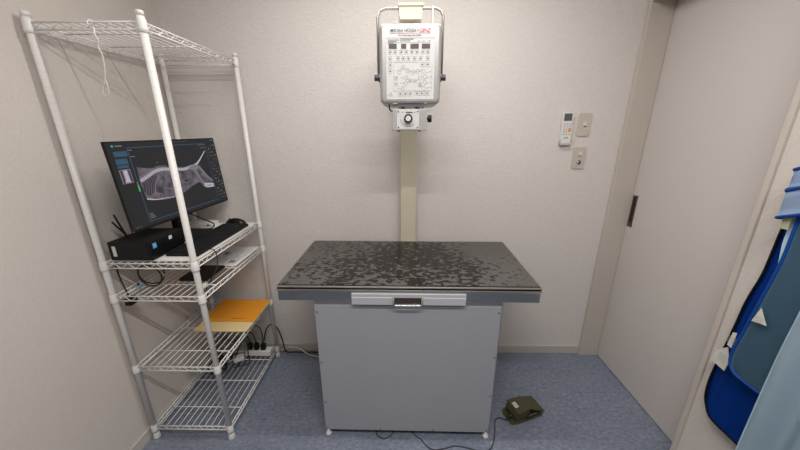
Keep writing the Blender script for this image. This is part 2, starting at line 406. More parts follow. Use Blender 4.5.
# panel frame: local r (screen right), u (screen up), n (toward viewer)
psi = 1.506
rv = Vector((math.cos(psi), math.sin(psi), 0)); nv = Vector((math.sin(psi), -math.cos(psi), 0)); uv = math.cos(MT_)*Vector((0, 0, 1))-math.sin(MT_)*nv; fv = rv.cross(uv)
pm = Matrix((( rv.x, uv.x, fv.x, -1.063), (rv.y, uv.y, fv.y, 1.431), (rv.z, uv.z, fv.z, 1.267), (0, 0, 0, 1)))
pm = Matrix.Translation(-Vector(mon.location)) @ pm
bm = BM(); box(bm, -MW/2+0.004, MW/2, -MH/2, MH/2, -0.009, 0.0, 0.002); box(bm, -0.24, 0.24, -0.15, 0.15, -0.030, -0.008, 0.006); bmesh.ops.transform(bm, matrix=pm, verts=bm.verts[:])
obj('housing', bm, M['black'], mon)
ML = ['scr', 's_soft', 's_mid', 's_bone', 's_dark', 's_line', 's_thumb', 's_text', 's_teal', 's_green', 's_red']
bm = BM(); layer = [0]
def SP(s, t, k): return Vector(((s-0.5)*MW, (t-0.5)*MH, 0.0006+0.00004*k))
def poly(pts, mk):
    layer[0] += 1; k = layer[0]
    f = bm.faces.new([bm.verts.new(SP(s, t, k)) for s, t in pts]); f.material_index = ML.index(mk)
def rect(s0, s1, t0, t1, mk): poly([(s0, t0), (s1, t0), (s1, t1), (s0, t1)], mk)
def stroke(pts, w0, w1, mk):
    layer[0] += 1; k = layer[0]; P = [(s*MW, t*MH) for s, t in pts]; n = len(P); L_ = []; R2 = []
    for i in range(n):
        a = P[max(i-1, 0)]; b = P[min(i+1, n-1)]; dx, dy = b[0]-a[0], b[1]-a[1]; l = math.hypot(dx, dy) or 1
        w = (w0+(w1-w0)*i/(n-1))/2
        L_.append(bm.verts.new(SP((P[i][0]-dy/l*w)/MW, (P[i][1]+dx/l*w)/MH, k))); R2.append(bm.verts.new(SP((P[i][0]+dy/l*w)/MW, (P[i][1]-dx/l*w)/MH, k)))
    for i in range(n-1):
        f = bm.faces.new((L_[i], L_[i+1], R2[i+1], R2[i])); f.material_index = ML.index(mk)
def curve2(pts, sub=6): return [(p.x, p.y) for p in smooth_path([(a, b, 0) for a, b in pts], sub)]
rect(0.012, 0.988, 0.028, 0.985, 'scr')
# header and sidebar
poly([(0.055+0.008*math.cos(i*PI/5), 0.949+0.014*math.sin(i*PI/5)) for i in range(10)], 's_teal')
rect(0.072, 0.118, 0.944, 0.954, 's_text')
for i in range(5): rect(0.52+0.03*i, 0.537+0.03*i, 0.965, 0.971, 's_line')
rect(0.048, 0.138, 0.836, 0.893, 's_thumb'); rect(0.046, 0.126, 0.755, 0.814, 's_thumb')
poly([(0.05, 0.79), (0.085, 0.80), (0.12, 0.775), (0.12, 0.765), (0.08, 0.775), (0.05, 0.772)], 's_line'); rect(0.055, 0.13, 0.855, 0.865, 's_line')
rect(0.046, 0.122, 0.715, 0.745, 's_thumb')
rect(0.046, 0.122, 0.545, 0.700, 's_mid'); rect(0.053, 0.066, 0.55, 0.69, 's_dark'); rect(0.105, 0.117, 0.55, 0.69, 's_dark')
stroke([(0.086, 0.69), (0.084, 0.66), (0.087, 0.62), (0.084, 0.56)], 0.012, 0.016, 's_bone'); stroke([(0.078, 0.60), (0.070, 0.555)], 0.006, 0.004, 's_bone'); stroke([(0.092, 0.60), (0.102, 0.555)], 0.006, 0.004, 's_bone'); stroke([(0.072, 0.665), (0.10, 0.665)], 0.005, 0.005, 's_bone')
# viewport frame
FL, FR_, FB, FT = 0.146, 0.866, 0.075, 0.925
rect(FL-0.0025, FL+0.0025, FB, FT, 's_line'); rect(FR_-0.002, FR_+0.002, FB, FT, 's_line'); rect(FL, FR_, FT-0.004, FT+0.004, 's_line'); rect(FL, FR_, FB-0.004, FB+0.004, 's_line')
rect(0.152, 0.176, 0.895, 0.902, 's_text'); rect(0.152, 0.185, 0.825, 0.831, 's_text'); rect(0.78, 0.86, 0.905, 0.910, 's_text'); rect(0.80, 0.86, 0.862, 0.867, 's_text')
for i in range(4): rect(0.155, 0.20-0.006*i, 0.105+0.018*i, 0.111+0.018*i, 's_text')
# dog radiograph
body = [(0.171, 0.711), (0.228, 0.686), (0.291, 0.672), (0.355, 0.676), (0.45, 0.662), (0.568, 0.638), (0.67, 0.658), (0.744, 0.619), (0.8, 0.476), (0.850, 0.36), (0.850, 0.283), (0.742, 0.30), (0.696, 0.388), (0.608, 0.362), (0.518, 0.313), (0.42, 0.270), (0.277, 0.285), (0.182, 0.325), (0.164, 0.442), (0.160, 0.545)]
poly(curve2(body+[body[0]], 4)[:-1], 's_soft')
poly(curve2([(0.18, 0.53), (0.245, 0.575), (0.30, 0.585), (0.275, 0.50), (0.245, 0.40), (0.195, 0.36), (0.175, 0.43)], 5), 's_dark')
for i in range(7):
    s0 = 0.190+0.021*i; t0 = 0.565+0.008*i
    stroke(curve2([(s0, t0), (s0+0.006, t0-0.08), (s0-0.008, t0-0.17), (s0-0.02, t0-0.22)], 4), 0.0022, 0.0012, 's_mid')
poly(curve2([(0.325, 0.57), (0.275, 0.48), (0.258, 0.38), (0.32, 0.34), (0.40, 0.33), (0.455, 0.37), (0.43, 0.46), (0.40, 0.53)], 5), 's_soft')
stroke(curve2([(0.322, 0.57), (0.272, 0.477), (0.256, 0.39), (0.30, 0.352)], 5), 0.0045, 0.003, 's_mid')
stroke(curve2([(0.35, 0.42), (0.40, 0.38), (0.455, 0.40), (0.50, 0.36)], 5), 0.003, 0.003, 's_mid'); stroke(curve2([(0.48, 0.55), (0.50, 0.46), (0.56, 0.42), (0.61, 0.44)], 5), 0.004, 0.003, 's_mid')
stroke(curve2([(0.172, 0.337), (0.222, 0.312), (0.277, 0.297), (0.40, 0.283)], 5), 0.006, 0.002, 's_bone')
spine = curve2([(0.168, 0.550), (0.224, 0.585), (0.288, 0.628), (0.351, 0.645), (0.443, 0.630), (0.561, 0.605), (0.665, 0.628)], 6)
stroke(spine, 0.016, 0.014, 's_mid')
for i in range(len(spine)-1):
    a, b = spine[i], spine[i+1]; stroke([a, (a[0]+(b[0]-a[0])*0.68, a[1]+(b[1]-a[1])*0.68)], 0.013, 0.013, 's_bone')
    if i < 22: stroke([(a[0], a[1]+0.02), (a[0]+0.008, a[1]+0.052)], 0.004, 0.002, 's_mid')
stroke(curve2([(0.650, 0.622), (0.70, 0.645), (0.745, 0.69), (0.79, 0.75), (0.84, 0.818)], 5), 0.012, 0.004, 's_bone')
poly(curve2([(0.60, 0.605), (0.665, 0.645), (0.72, 0.625), (0.70, 0.575), (0.65, 0.57)], 4), 's_mid')
stroke([(0.66, 0.60), (0.706, 0.435), (0.748, 0.345)], 0.013, 0.008, 's_mid'); stroke([(0.735, 0.345), (0.80, 0.335), (0.848, 0.318)], 0.012, 0.009, 's_bone'); stroke([(0.725, 0.605), (0.78, 0.469), (0.846, 0.371)], 0.012, 0.008, 's_mid'); stroke([(0.735, 0.335), (0.76, 0.302), (0.848, 0.292)], 0.008, 0.008, 's_bone')
poly([(0.333+0.006*math.cos(i*PI/3), 0.735+0.008*math.sin(i*PI/3)) for i in range(6)], 's_mid')
rect(0.131, 0.142, 0.437, 0.510, 's_green'); rect(0.131, 0.139, 0.515, 0.545, 's_red')
# toolbar
rect(0.868, 0.870, 0.05, 0.95, 's_dark')
for r_ in range(17):
    for c_ in range(3):
        if (r_*7+c_*3) % 4: rect(0.885+0.034*c_, 0.899+0.034*c_, 0.085+0.05*r_, 0.092+0.05*r_+(0.010 if (r_+c_) % 3 == 0 else 0), 's_text')
rect(0.93, 0.965, 0.962, 0.972, 's_text'); rect(0.03, 0.04, 0.05, 0.058, 's_text'); rect(0.055, 0.063, 0.05, 0.058, 's_text')
for f in bm.faces:
    if f.normal.z < 0: f.normal_flip()
me = D.meshes.new('screen'); bmesh.ops.transform(bm, matrix=pm, verts=bm.verts[:]); bm.to_mesh(me); bm.free()
for k in ML: me.materials.append(M[k])
so = D.objects.new('screen', me); C.objects.link(so); so.parent = mon; so['label'] = 'lit screen with a side view dog radiograph'
bm = BM(); box(bm, -MW/2+0.004, -MW/2+0.008, -MH/2+0.004, -MH/2+0.008, 0.0004, 0.0012); bmesh.ops.transform(bm, matrix=pm, verts=bm.verts[:]); obj('power_light', bm, M['s_red'], mon)
# keyboard
kb = thing('keyboard', 'black computer keyboard along the right edge of the rack shelf', 'keyboard', (-0.955, 1.425, ZB))
bm = BM(); box(bm, -0.072, 0.070, -0.222, 0.222, 0.0, 0.016, 0.004); obj('keyboard_body', bm, M['blackm'], kb)
bm = BM()
for r_ in range(6):
    x0 = 0.060-0.020*r_-(0.006 if r_ == 5 else 0)
    n = 0
    y = -0.214
    while y < 0.205:
        w = 0.0165
        if r_ == 0 and abs(y+0.10) < 0.01: w = 0.108
        if not (0.075 < y < 0.085 or 0.135 < y < 0.142):
            box(bm, x0-0.0165, x0, y, y+w, 0.0155, 0.0205, 0.0015, 1)
        y += w+0.0027
obj('keys', bm, M['key'], kb)
# mouse
ms = thing('computer_mouse', 'black computer mouse behind the keyboard on the white board', 'mouse', (-0.975, 1.684, ZB), 0)
bm = BM(); bmesh.ops.create_uvsphere(bm, u_segments=24, v_segments=14, radius=1)
for v in bm.verts:
    z = v.co.z; x = v.co.x
    v.co = Vector((x*0.060*(1-0.05*x), v.co.y*0.027*(1+0.12*x), max(z, -0.0)*0.036*(1-0.12*(x+0.2)**2)))
obj('mouse_shell', bm, M['blackg'], ms, True)
bm = BM(); cyl(bm, (-0.036, -0.003, 0.0275), (-0.036, 0.003, 0.0275), 0.006, n=14); obj('scroll_wheel', bm, M['rubber'], ms)
# white interface box
ib = thing('interface_box', 'flat white device box behind the monitor on the rack', 'device', (-1.135, 1.640, ZB), -0.15)
bm = BM(); vbox(bm, -0.075, 0.075, -0.030, 0.030, 0.0, 0.030, 0.010); obj('box_body', bm, M['whitep'], ib)
bm = BM(); cyl(bm, (0.052, -0.0298, 0.017), (0.052, -0.0315, 0.017), 0.0055, n=14); obj('socket', bm, M['black'], ib)
cord('monitor_cable', [(0.01, 0.0, 0.13), (0.05, 0.055, 0.075), (0.075, 0.10, 0.035), (0.06, 0.107, 0.008), (0.035, 0.100, 0.004), (0.02, 0.080, 0.004)], 0.0035, M['rubber'], mon)
tag(cord('keyboard_cable', [(-0.868, 1.260, ZB+0.012), (-0.858, 1.268, ZB+0.008), (-0.8535, 1.275, ZB-0.02), (-0.853, 1.272, ZB-0.055), (-0.857, 1.255, ZB-0.09), (-0.875, 1.235, ZB-0.125), (-0.90, 1.24, TOPS[2]+0.004)], 0.0022, M['rubber']), 'thin black cable drooping from keyboard edge to third shelf', 'cable')

# ------------------------------------------------------------------ third shelf
Z3 = TOPS[2]
tb = thing('tablet', 'thin black tablet lying on the shelf under the keyboard', 'tablet', (-0.985, 1.358, Z3))
bm = BM(); vbox(bm, -0.075, 0.060, -0.080, 0.078, 0.0, 0.010, 0.008); obj('tablet_body', bm, M['black'], tb)
bm = BM(); vbox(bm, -0.069, 0.054, -0.074, 0.072, 0.0099, 0.0106, 0.004); obj('glass', bm, M['blackg'], tb)
def paper(name, label, x0, x1, y0, y1, z, rz, lines):
    t = thing(name, label, 'paper', ((x0+x1)/2, (y0+y1)/2, z), rz)
    w, d = (x1-x0)/2, (y1-y0)/2
    cbox('sheet', M['paper'], t, -w, w, -d, d, 0, 0.0012)
    if lines:
        bm = BM(); random.seed(lines)
        for i in range(13):
            x_ = -w+0.02+i*(2*w-0.03)/13
            if i % 5 == 3: continue
            box(bm, x_, x_+0.003, -d+0.03, -d+0.03+random.uniform(0.3, 1)*(2*d-0.06), 0.0011, 0.0015)
        box(bm, -w+0.05, -w+0.075, 0.02, 0.06, 0.0011, 0.0016); box(bm, w-0.06, w-0.03, -0.09, -0.06, 0.0011, 0.0016)
        obj('print', bm, M['print'], t)
    return t
paper('printed_sheet', 'white printed sheet on the shelf below the keyboard, behind the tablet', -1.085, -0.880, 1.445, 1.712, Z3, 0, 3)
# cables of the computer hanging behind the front left post
tag(cord('computer_cable', [(-1.232, 1.205, ZB+0.03), (-1.250, 1.20, ZB-0.02), (-1.255, 1.20, 0.90), (-1.250, 1.20, 0.84), (-1.232, 1.190, 0.81), (-1.2215, 1.185, 0.776)], 0.003, M['rubber']), 'black cable running down beside the front left rack post to the adapter', 'cable')
bm = BM(); loop = []
for i in range(40):
    a = i/40*2*PI*2; rr_ = 0.056+0.007*math.sin(a*0.5)
    loop.append((-1.135+rr_*math.cos(a), 1.225+0.012*math.sin(a*0.5+1), 0.868+rr_*0.95*math.sin(a)))
tube(bm, loop, 0.0032, 8)
tag(obj('coiled_cable', bm, M['rubber'], None, True), 'coiled black cable hanging between second and third rack shelves', 'cable')
ad = thing('power_adapter', 'small black power adapter below third shelf beside front left post', 'adapter', (-1.215, 1.183, 0.742))
bm = BM(); box(bm, -0.014, 0.014, -0.02, 0.02, 0, 0.034, 0.004); obj('adapter_body', bm, M['black'], ad)
cbox('marking', M['label'], ad, -0.010, 0.006, -0.0206, -0.0198, 0.022, 0.026)
bp_ = thing('cable_connector', 'small pale blue cable connector on the third rack shelf', 'connector', (-1.185, 1.205, Z3))
bm = BM(); box(bm, -0.007, 0.007, -0.007, 0.007, 0, 0.018, 0.002); obj('connector_body', bm, mat('pale_blue_plastic', (0.22, 0.40, 0.55, 1), 0.45), bp_)
bm = BM(); cyl(bm, (0, 0, 0.0178), (0, 0, 0.030), 0.004, 0.0025, n=10); obj('strain_relief', bm, M['rubber'], bp_)
cn = thing('white_connector', 'small white connector beside the tablet near front right post', 'connector', (-0.905, 1.222, Z3))
bm = BM(); box(bm, -0.012, 0.012, -0.022, 0.022, 0, 0.012, 0.002); obj('connector_body', bm, M['whitep'], cn)
cord('lead', [(0, -0.022, 0.006), (0.01, -0.034, 0.006), (0.02, -0.036, -0.02), (0.015, -0.032, -0.05)], 0.002, M['rubber'], cn)

# ------------------------------------------------------------------ fourth shelf: envelope and folder
Z4 = TOPS[3]
ev = thing('paper_envelope', 'buff paper envelope under the orange folder on the rack', 'envelope', (-0.985, 1.545, Z4), 0.0)
cbox('envelope_body', M['envel'], ev, -0.160, 0.133, -0.148, 0.16, 0, 0.009, 0.003)
bm = BM(); box(bm, -0.158, 0.131, -0.144, -0.106, 0.0088, 0.0097); obj('flap', bm, M['envel'], ev)
fd = thing('folder', 'orange card folder on top of the buff envelope', 'folder', (-0.990, 1.560, Z4+0.0100), 0.005)
cbox('folder_back', M['folder'], fd, -0.160, 0.136, -0.082, 0.153, 0, 0.0015)
bm = BM(); box(bm, -0.160, 0.136, -0.082, 0.152, 0.0022, 0.0036, 0.0005); cyl(bm, (-0.160, -0.082, 0.0018), (-0.160, 0.153, 0.0018), 0.0018, n=8); obj('folder_cover', bm, M['folder'], fd)
bm = BM(); box(bm, 0.0, 0.085, -0.060, -0.0565, 0.0035, 0.0039)
for k in range(6): box(bm, 0.012*k+0.005, 0.012*k+0.012, -0.055, -0.051, 0.0035, 0.0039)
obj('print', bm, mat('brown_print', (0.35, 0.13, 0.02, 1), 0.6), fd)

# ------------------------------------------------------------------ bottom shelf: power strip, plugs, leads
Z5 = TOPS[4]
ps = thing('power_strip', 'white power strip on bottom rack shelf by the back wall', 'power strip', (-1.035, 1.660, Z5))
bm = BM(); box(bm, -0.175, 0.165, -0.024, 0.024, 0.0, 0.036, 0.005); obj('strip_body', bm, M['whitep'], ps)
for k in range(5):
    bm = BM(); vbox(bm, -0.14+0.055*k, -0.108+0.055*k, -0.016, 0.016, 0.0355, 0.0372, 0.004)
    obj('socket', bm, M['platel'], ps)
for k, (px, lab) in enumerate(((-1.005, 'left black power plug standing in the white strip'), (-0.962, 'middle black power plug in the white strip'), (-0.918, 'right black power plug in the white strip, nearest the rear post'))):
    pg = thing('power_plug', lab, 'plug', (px, 1.660, Z5+0.0373), 0, 'power plugs in the strip')
    bm = BM(); box(bm, -0.014, 0.014, -0.014, 0.014, 0, 0.040, 0.004); cyl(bm, (0, 0, 0.039), (0, 0, 0.058), 0.008, 0.0045, n=12); obj('plug_body', bm, M['black'], pg)
    e = [[(0, 0, 0.05), (-0.005, 0, 0.085), (-0.02, -0.015, 0.115), (-0.06, -0.045, 0.10), (-0.08, -0.06, 0.02), (-0.10, -0.07, -0.030)],
         [(0, 0, 0.05), (-0.006, 0.0, 0.09), (-0.025, -0.005, 0.13), (-0.07, -0.03, 0.12), (-0.11, -0.05, 0.04), (-0.14, -0.06, -0.030)],
         [(0, 0, 0.05), (-0.002, 0.01, 0.10), (-0.02, 0.02, 0.150), (-0.06, 0.02, 0.16), (-0.11, 0.01, 0.11), (-0.15, -0.07, 0.0), (-0.16, -0.09, -0.03)]][k]
    cord('lead', e, 0.0035, M['rubber'], pg)
tag(cord('black_lead', [(-0.98, 1.600, 0.20), (-0.975, 1.575, 0.15), (-0.972, 1.572, 0.10), (-0.985, 1.56, Z5+0.004), (-1.05, 1.53, Z5+0.004)], 0.0035, M['rubber']), 'black lead dropping to the bottom shelf in front of the power strip', 'cable')
tag(cord('grey_lead', [(-0.95, 1.735, 0.12), (-0.93, 1.745, 0.20), (-0.895, 1.752, 0.235), (-0.855, 1.757, 0.20), (-0.835, 1.760, 0.10), (-0.82, 1.762, 0.012), (-0.75, 1.765, 0.004), (-0.60, 1.766, 0.004), (-0.45, 1.766, 0.004)], 0.004, M['rubber']), 'dark lead arching behind the rear post then along the floor', 'cable')
tag(cord('white_cable', [(-0.86, 1.768, 0.010), (-0.80, 1.768, 0.040), (-0.735, 1.766, 0.038), (-0.68, 1.750, 0.012), (-0.64, 1.735, 0.0048), (-0.59, 1.72, 0.0048), (-0.52, 1.69, 0.0048), (-0.46, 1.66, 0.0048)], 0.0042, M['wcable']), 'white cable curving along the floor from rack to table', 'cable')
for k, (lab, rad, cx, cy) in enumerate((('tangled black cable heap at the middle of the bottom rack shelf', 0.052, -1.125, 1.50), ('black cable heap on bottom shelf beside the left wall', 0.040, -1.170, 1.57))):
    random.seed(11+k); pts = []
    for i in range(26):
        a = i*0.95; rr_ = rad*random.uniform(0.55, 1.0)
        pts.append((cx+rr_*math.cos(a), cy+rr_*math.sin(a)*1.0, Z5+0.005+0.0035*i*0.8))
    tag(cord('cable_heap', pts, 0.0036, M['rubber'], None, 5), lab, 'cable')
wa = thing('white_adapter', 'white adapter box on the bottom rack shelf near the cable heaps', 'adapter', (-1.055, 1.60, Z5), 0.5)
bm = BM(); box(bm, -0.03, 0.03, -0.022, 0.022, 0, 0.028, 0.005); obj('adapter_body', bm, M['whitep'], wa)
cord('lead', [(-0.03, 0, 0.014), (-0.045, 0.0, 0.014), (-0.055, -0.008, 0.006)], 0.0025, M['whitep'], wa)
bm = BM(); vs = []
random.seed(5)
for i in range(9):
    vs.append([bm.verts.new((-1.195+0.165*i/8, 1.703-0.075*j/4+0.0, 0.19+0.030*math.sin(j*0.8)+0.008*math.sin(i*1.3+j)-0.05*j/4)) for j in range(5)])
for i in range(8):
    for j in range(4): bm.faces.new((vs[i][j], vs[i+1][j], vs[i+1][j+1], vs[i][j+1]))
# leaning bag sheet resting on strip and heap
for v in bm.verts: v.co.z -= 0.048
r = bmesh.ops.solidify(bm, geom=bm.faces[:], thickness=0.0015)
tag(obj('plastic_bag', bm, mat('translucent_white_bag', (0.62, 0.62, 0.63, 1), 0.4), None, True), 'crumpled white plastic bag lying over the power strip cables', 'bag')

# ------------------------------------------------------------------ examination table
tx, ty = 0.0175, 1.428
tab = thing('examination_table', 'radiography table with blotched black top over a grey cabinet', 'table', (tx, ty, 0), -0.0087)
hw, hd = 0.560, 0.282
bm = BM(); box(bm, -hw+0.0055, hw-0.0055, -hd+0.020, hd-0.005, 0.800, 0.8515, 0.0012, 1); obj('tabletop', bm, M['top'], tab)
bm = BM()                                                           # stainless rim
box(bm, -hw, hw, -hd, -hd+0.006, 0.8315, 0.8375, 0.0015); box(bm, -hw+0.002, hw-0.002, -hd+0.008, -hd+0.028, 0.8315, 0.840, mi=1); box(bm, -hw, hw, -hd+0.002, -hd+0.010, 0.8445, 0.8515, 0.0025); box(bm, -hw+0.003, hw-0.003, -hd+0.009, -hd+0.028, 0.838, 0.8505, mi=1)
box(bm, -hw, -hw+0.0055, -hd+0.01, hd, 0.834, 0.8525, 0.0015); box(bm, hw-0.0055, hw, -hd+0.01, hd, 0.834, 0.8525, 0.0015); box(bm, -hw, hw, hd-0.005, hd, 0.834, 0.8525, 0.0015)
obj('rim', bm, [M['steelb'], M['blackm']], tab)
bm = BM(); box(bm, -hw+0.004, hw-0.004, -hd+0.004, hd-0.004, 0.782, 0.829, 0.002); box(bm, -hw+0.007, hw-0.007, -hd+0.007, hd-0.007, 0.828, 0.835, mi=1)
obj('apron', bm, [M['steel'], M['blackm']], tab)
cx0, cx1 = -0.410, 0.412
bm = BM(); box(bm, cx0, cx1, -0.256, 0.245, 0.034, 0.783, 0.002); obj('cabinet', bm, M['cabside'], tab)
bm = BM(); box(bm, cx0, cx1-0.006, -0.264, -0.2555, 0.036, 0.752, 0.002); fp = obj('front_panel', bm, M['grey'], tab)
for sx, sz in ((-0.4, 0.717), (-0.4, 0.447), (-0.4, 0.212), (-0.4, 0.050), (-0.133, 0.047), (0.130, 0.047), (0.396, 0.050), (0.396, 0.265), (0.396, 0.490), (0.396, 0.721)):
    bm = BM(); cyl(bm, (sx, -0.2636, sz), (sx, -0.2665, sz), 0.0042, 0.003, n=10); obj('screw', bm, M['ink'], fp)
for px, py in ((-0.398, -0.256), (0.396, -0.256), (-0.394, 0.22), (0.394, 0.22)):
    bm = BM(); lathe(bm, [(0.015, 0), (0.015, 0.010), (0.010, 0.014), (0.007, 0.018), (0.007, 0.0335)], (px, py, 0), 16); obj('foot', bm, M['whitep'], tab, True)
bm = BM(); box(bm, -0.239, 0.246, -hd-0.004, -hd+0.012, 0.771, 0.822, 0.002); box(bm, -0.239, 0.246, -hd-0.006, -hd+0.0, 0.770, 0.806, 0.002); dw = obj('cassette_drawer', bm, M['greyl'], tab)
bm = BM(); h0, h1, z0, z1 = -0.060, 0.060, 0.773, 0.806
loop = [(h0, -hd-0.016, z1), (h0, -hd-0.016, z0+0.008), (h0+0.004, -hd-0.016, z0+0.002), (h0+0.010, -hd-0.016, z0), (h1-0.010, -hd-0.016, z0), (h1-0.004, -hd-0.016, z0+0.002), (h1, -hd-0.016, z0+0.008), (h1, -hd-0.016, z1)]
loop = [(h0, -hd-0.007, z1)] + loop + [(h1, -hd-0.007, z1)]
tube(bm, loop, 0.0040, 10); obj('handle', bm, M['chrome'], dw, True)
cbox('handle_backplate', mat('brown_recess', (0.045, 0.030, 0.024, 1), 0.35), dw, h0+0.002, h1-0.002, -hd-0.0075, -hd-0.005, z0+0.004, z1)

# ------------------------------------------------------------------ x-ray stand and head
st = thing('xray_stand', 'cream upright column with arm behind the table holding the generator', 'stand', (0.022, 1.745, 0))
bm = BM(); vbox(bm, -0.045, 0.045, -0.03, 0.03, 0.0, 1.945, 0.004); obj('column', bm, M['cream'], st)
bm = BM(); prism(bm, [(-0.045, 1.938), (0.045, 1.938), (0.045, 1.910), (0.041, 1.891), (-0.041, 1.891), (-0.045, 1.910)], -0.380, -0.028, 'y'); obj('arm', bm, M['cream'], st)
bm = BM(); prism(bm, [(-0.048, 1.945), (0.048, 1.945), (0.048, 1.936), (-0.048, 1.936)], -0.383, -0.0, 'y'); obj('arm_cover', bm, M['cream'], st)
gx, gy = 0.021, 1.302
xg = thing('xray_generator', 'silver portable X-ray generator with white control panel above the table', 'x-ray machine', (gx, gy, 1.475))
def rbox(bm, x0, x1, y0, y1, z0, z1, r, fr):
    vbox(bm, x0, x1, y0, y1, z0, z1, r, 'y', 6)
bm = BM()
W2, zb, zt_ = 0.1185, 0.104, 0.388
levels = [(0.012, 0.0, 0.0), (0.006, 0.002, 0), (0.002, 0.006, 0), (0.0, 0.014, 0), (0.0, 0.185, 0), (0.010, 0.20, 0)]
rings = []
for ins, y, _ in levels:
    rings.append([bm.verts.new((u, y, v)) for u, v in rrect(-W2+ins, W2-ins, zb+ins, zt_-ins, 0.020-ins*0.5, 6)])
for a, b in zip(rings, rings[1:]):
    for i in range(len(a)): bm.faces.new((a[i], a[(i+1) % len(a)], b[(i+1) % len(b)], b[i]))
bm.faces.new(rings[0]); bm.faces.new(rings[-1][::-1])
hs = obj('housing', bm, M['silver'], xg)
def rp(px, pz): return px, pz
cp = BM(); vbox(cp, -0.092, 0.092, -0.0012, 0.002, 0.122, 0.338, 0.004, 'y'); cpo = obj('control_panel', cp, M['panel'], xg)
rot = Matrix.Rotation(PI/2, 4, 'X')
def onface(x, z, y=-0.0008): return Matrix.Translation((x, y, z)) @ rot
text_mesh('lettering', 'MIKASA HF200A+', 0.0165, M['ink'], xg, onface(-0.076, 0.3550), 0.2, width=0.106, bold=0.00012)
t2 = text_mesh('lettering', 'GENZ', 0.0165, M['red'], xg, onface(0.033, 0.3550), 0.2, width=0.042, bold=0.0001); t2['label'] = 'red lettering'
text_mesh('lettering', 'For X-ray diagnostic system', 0.008, M['ink'], xg, onface(-0.046, 0.3425), 0.2, width=0.088)
bm = BM(); box(bm, -0.078, 0.075, -0.0012, 0.0004, 0.3515, 0.3522); obj('red_rule', bm, M['red'], xg)
# control panel print: windows, keys, body diagram
YP = -0.0014
def q(bm, x0, x1, z0, z1, mi): box(bm, x0, x1, YP-0.0003, YP+0.0004, z0, z1, mi=mi)
def ring(bm, x, z, r, mi, n=14):
    tube(bm, [(x+r*math.cos(2*PI*i/n), YP, z+r*math.sin(2*PI*i/n)) for i in range(n)], 0.0005, 5, True, mi)
def PX(px): return (px-387)/46*0.178-0.089
def PZ(py): return 0.336-(py-38)/60*0.212
for a, b in ((388.8, 396.5), (400.9, 405.8), (410, 418), (421, 429)):
    bm = BM(); box(bm, PX(a), PX(b), YP-0.0006, YP+0.0003, PZ(48.2), PZ(43.6)); obj('display_window', bm, M['disp'], cpo)
bm = BM(); random.seed(3)
for k in range(3): q(bm, PX(388), PX(399)-0.01*k, PZ(40.2)+0.0-0.005*k, PZ(39.7)-0.005*k, 0)
q(bm, PX(400), PX(413), PZ(39.4), PZ(38.8), 0); q(bm, PX(400), PX(410), PZ(41), PZ(40.5), 0)
for x_ in (417, 421.5, 427): q(bm, PX(x_), PX(x_+2.4), PZ(41.2), PZ(40.7), 1)
q(bm, PX(386.6), PX(433), PZ(38.1), PZ(37.95), 1); q(bm, PX(387), PX(429), PZ(42.5), PZ(42.3), 1)
def key(x, y, w=3.4, h=4.0, dark=False):
    x0, x1, z0, z1 = PX(x-w/2), PX(x+w/2), PZ(y+h/2), PZ(y-h/2); t_ = 0.0006
    q(bm, x0, x1, z0, z0+t_, 1); q(bm, x0, x1, z1-t_, z1, 1); q(bm, x0, x0+t_, z0, z1, 1); q(bm, x1-t_, x1, z0, z1, 1)
    q(bm, PX(x-0.8), PX(x+0.8), PZ(y+0.5), PZ(y-0.6), 0 if not dark else 2)
for x_ in (390, 395, 401, 406, 411.5, 416.5, 422, 427): key(x_, 51.5, 3.6, 3.6); 
for x_ in (398, 403, 408, 414, 420, 427): key(x_, 57.5)
for y_ in (58, 64, 70): key(390, y_, 3.6, 4.6)
for x_ in (422, 427): key(x_, 63.5, 4, 4)
for x_, y_ in ((399, 70.5), (403, 66), (407.5, 69.5), (412.5, 71), (417.5, 70), (422.5, 70), (406, 76.5), (405.5, 82), (403, 87), (424.5, 75.5), (424.5, 81), (423.5, 87), (420, 77), (420, 83)): ring(bm, PX(x_), PZ(y_), 0.0072, 2)
for x_, y_ in ((410, 79.5), (415, 80), (396, 77), (396, 83), (420, 84)): key(x_, y_, 3.4, 3.4, True)
def seg(a, b): cyl(bm, (PX(a[0]), YP, PZ(a[1])), (PX(b[0]), YP, PZ(b[1])), 0.0004, n=5, mi=2)
for a, b in (((399, 70.5), (403, 66)), ((403, 66), (407.5, 69.5)), ((407.5, 69.5), (412.5, 71)), ((412.5, 71), (417.5, 70)), ((417.5, 70), (422.5, 70)), ((406, 76.5), (410, 79.5)), ((405.5, 82), (410, 79.5)), ((410, 79.5), (415, 80)), ((415, 80), (420, 77)), ((400, 76.5), (405, 76.5)), ((400, 82), (405, 82)), ((397, 87), (402, 87)), ((425, 72), (431, 70)), ((425, 77), (431, 75)), ((426, 82), (431, 81)), ((426, 87), (431, 86))): seg(a, b)
x0, x1, z0, z1 = PX(393.5), PX(431.5), PZ(89.8), PZ(61.2)
q(bm, x0, x1, z0, z0+0.0005, 1); q(bm, x0, PX(418), z1, z1+0.0005, 1); q(bm, x0, x0+0.0005, z0, z1, 1); q(bm, x1-0.0005, x1, z0, z1, 1)
for x_ in (400, 405, 410): key(x_, 93, 4.2, 4)
for x_ in (417, 422, 427): key(x_, 92.5, 4.6, 4)
tube(bm, [(PX(388.4), YP, PZ(94.6)), (PX(392.4), YP, PZ(94.6)), (PX(390.4), YP, PZ(91.4))], 0.0006, 5, True, 1)
obj('panel_print', bm, [M['ink'], M['inkl'], M['inkl']], cpo)
bm = BM(); q(bm, -0.012, 0.008, 0.1135, 0.1155, 0); obj('maker_mark', bm, [M['inkl']], xg)
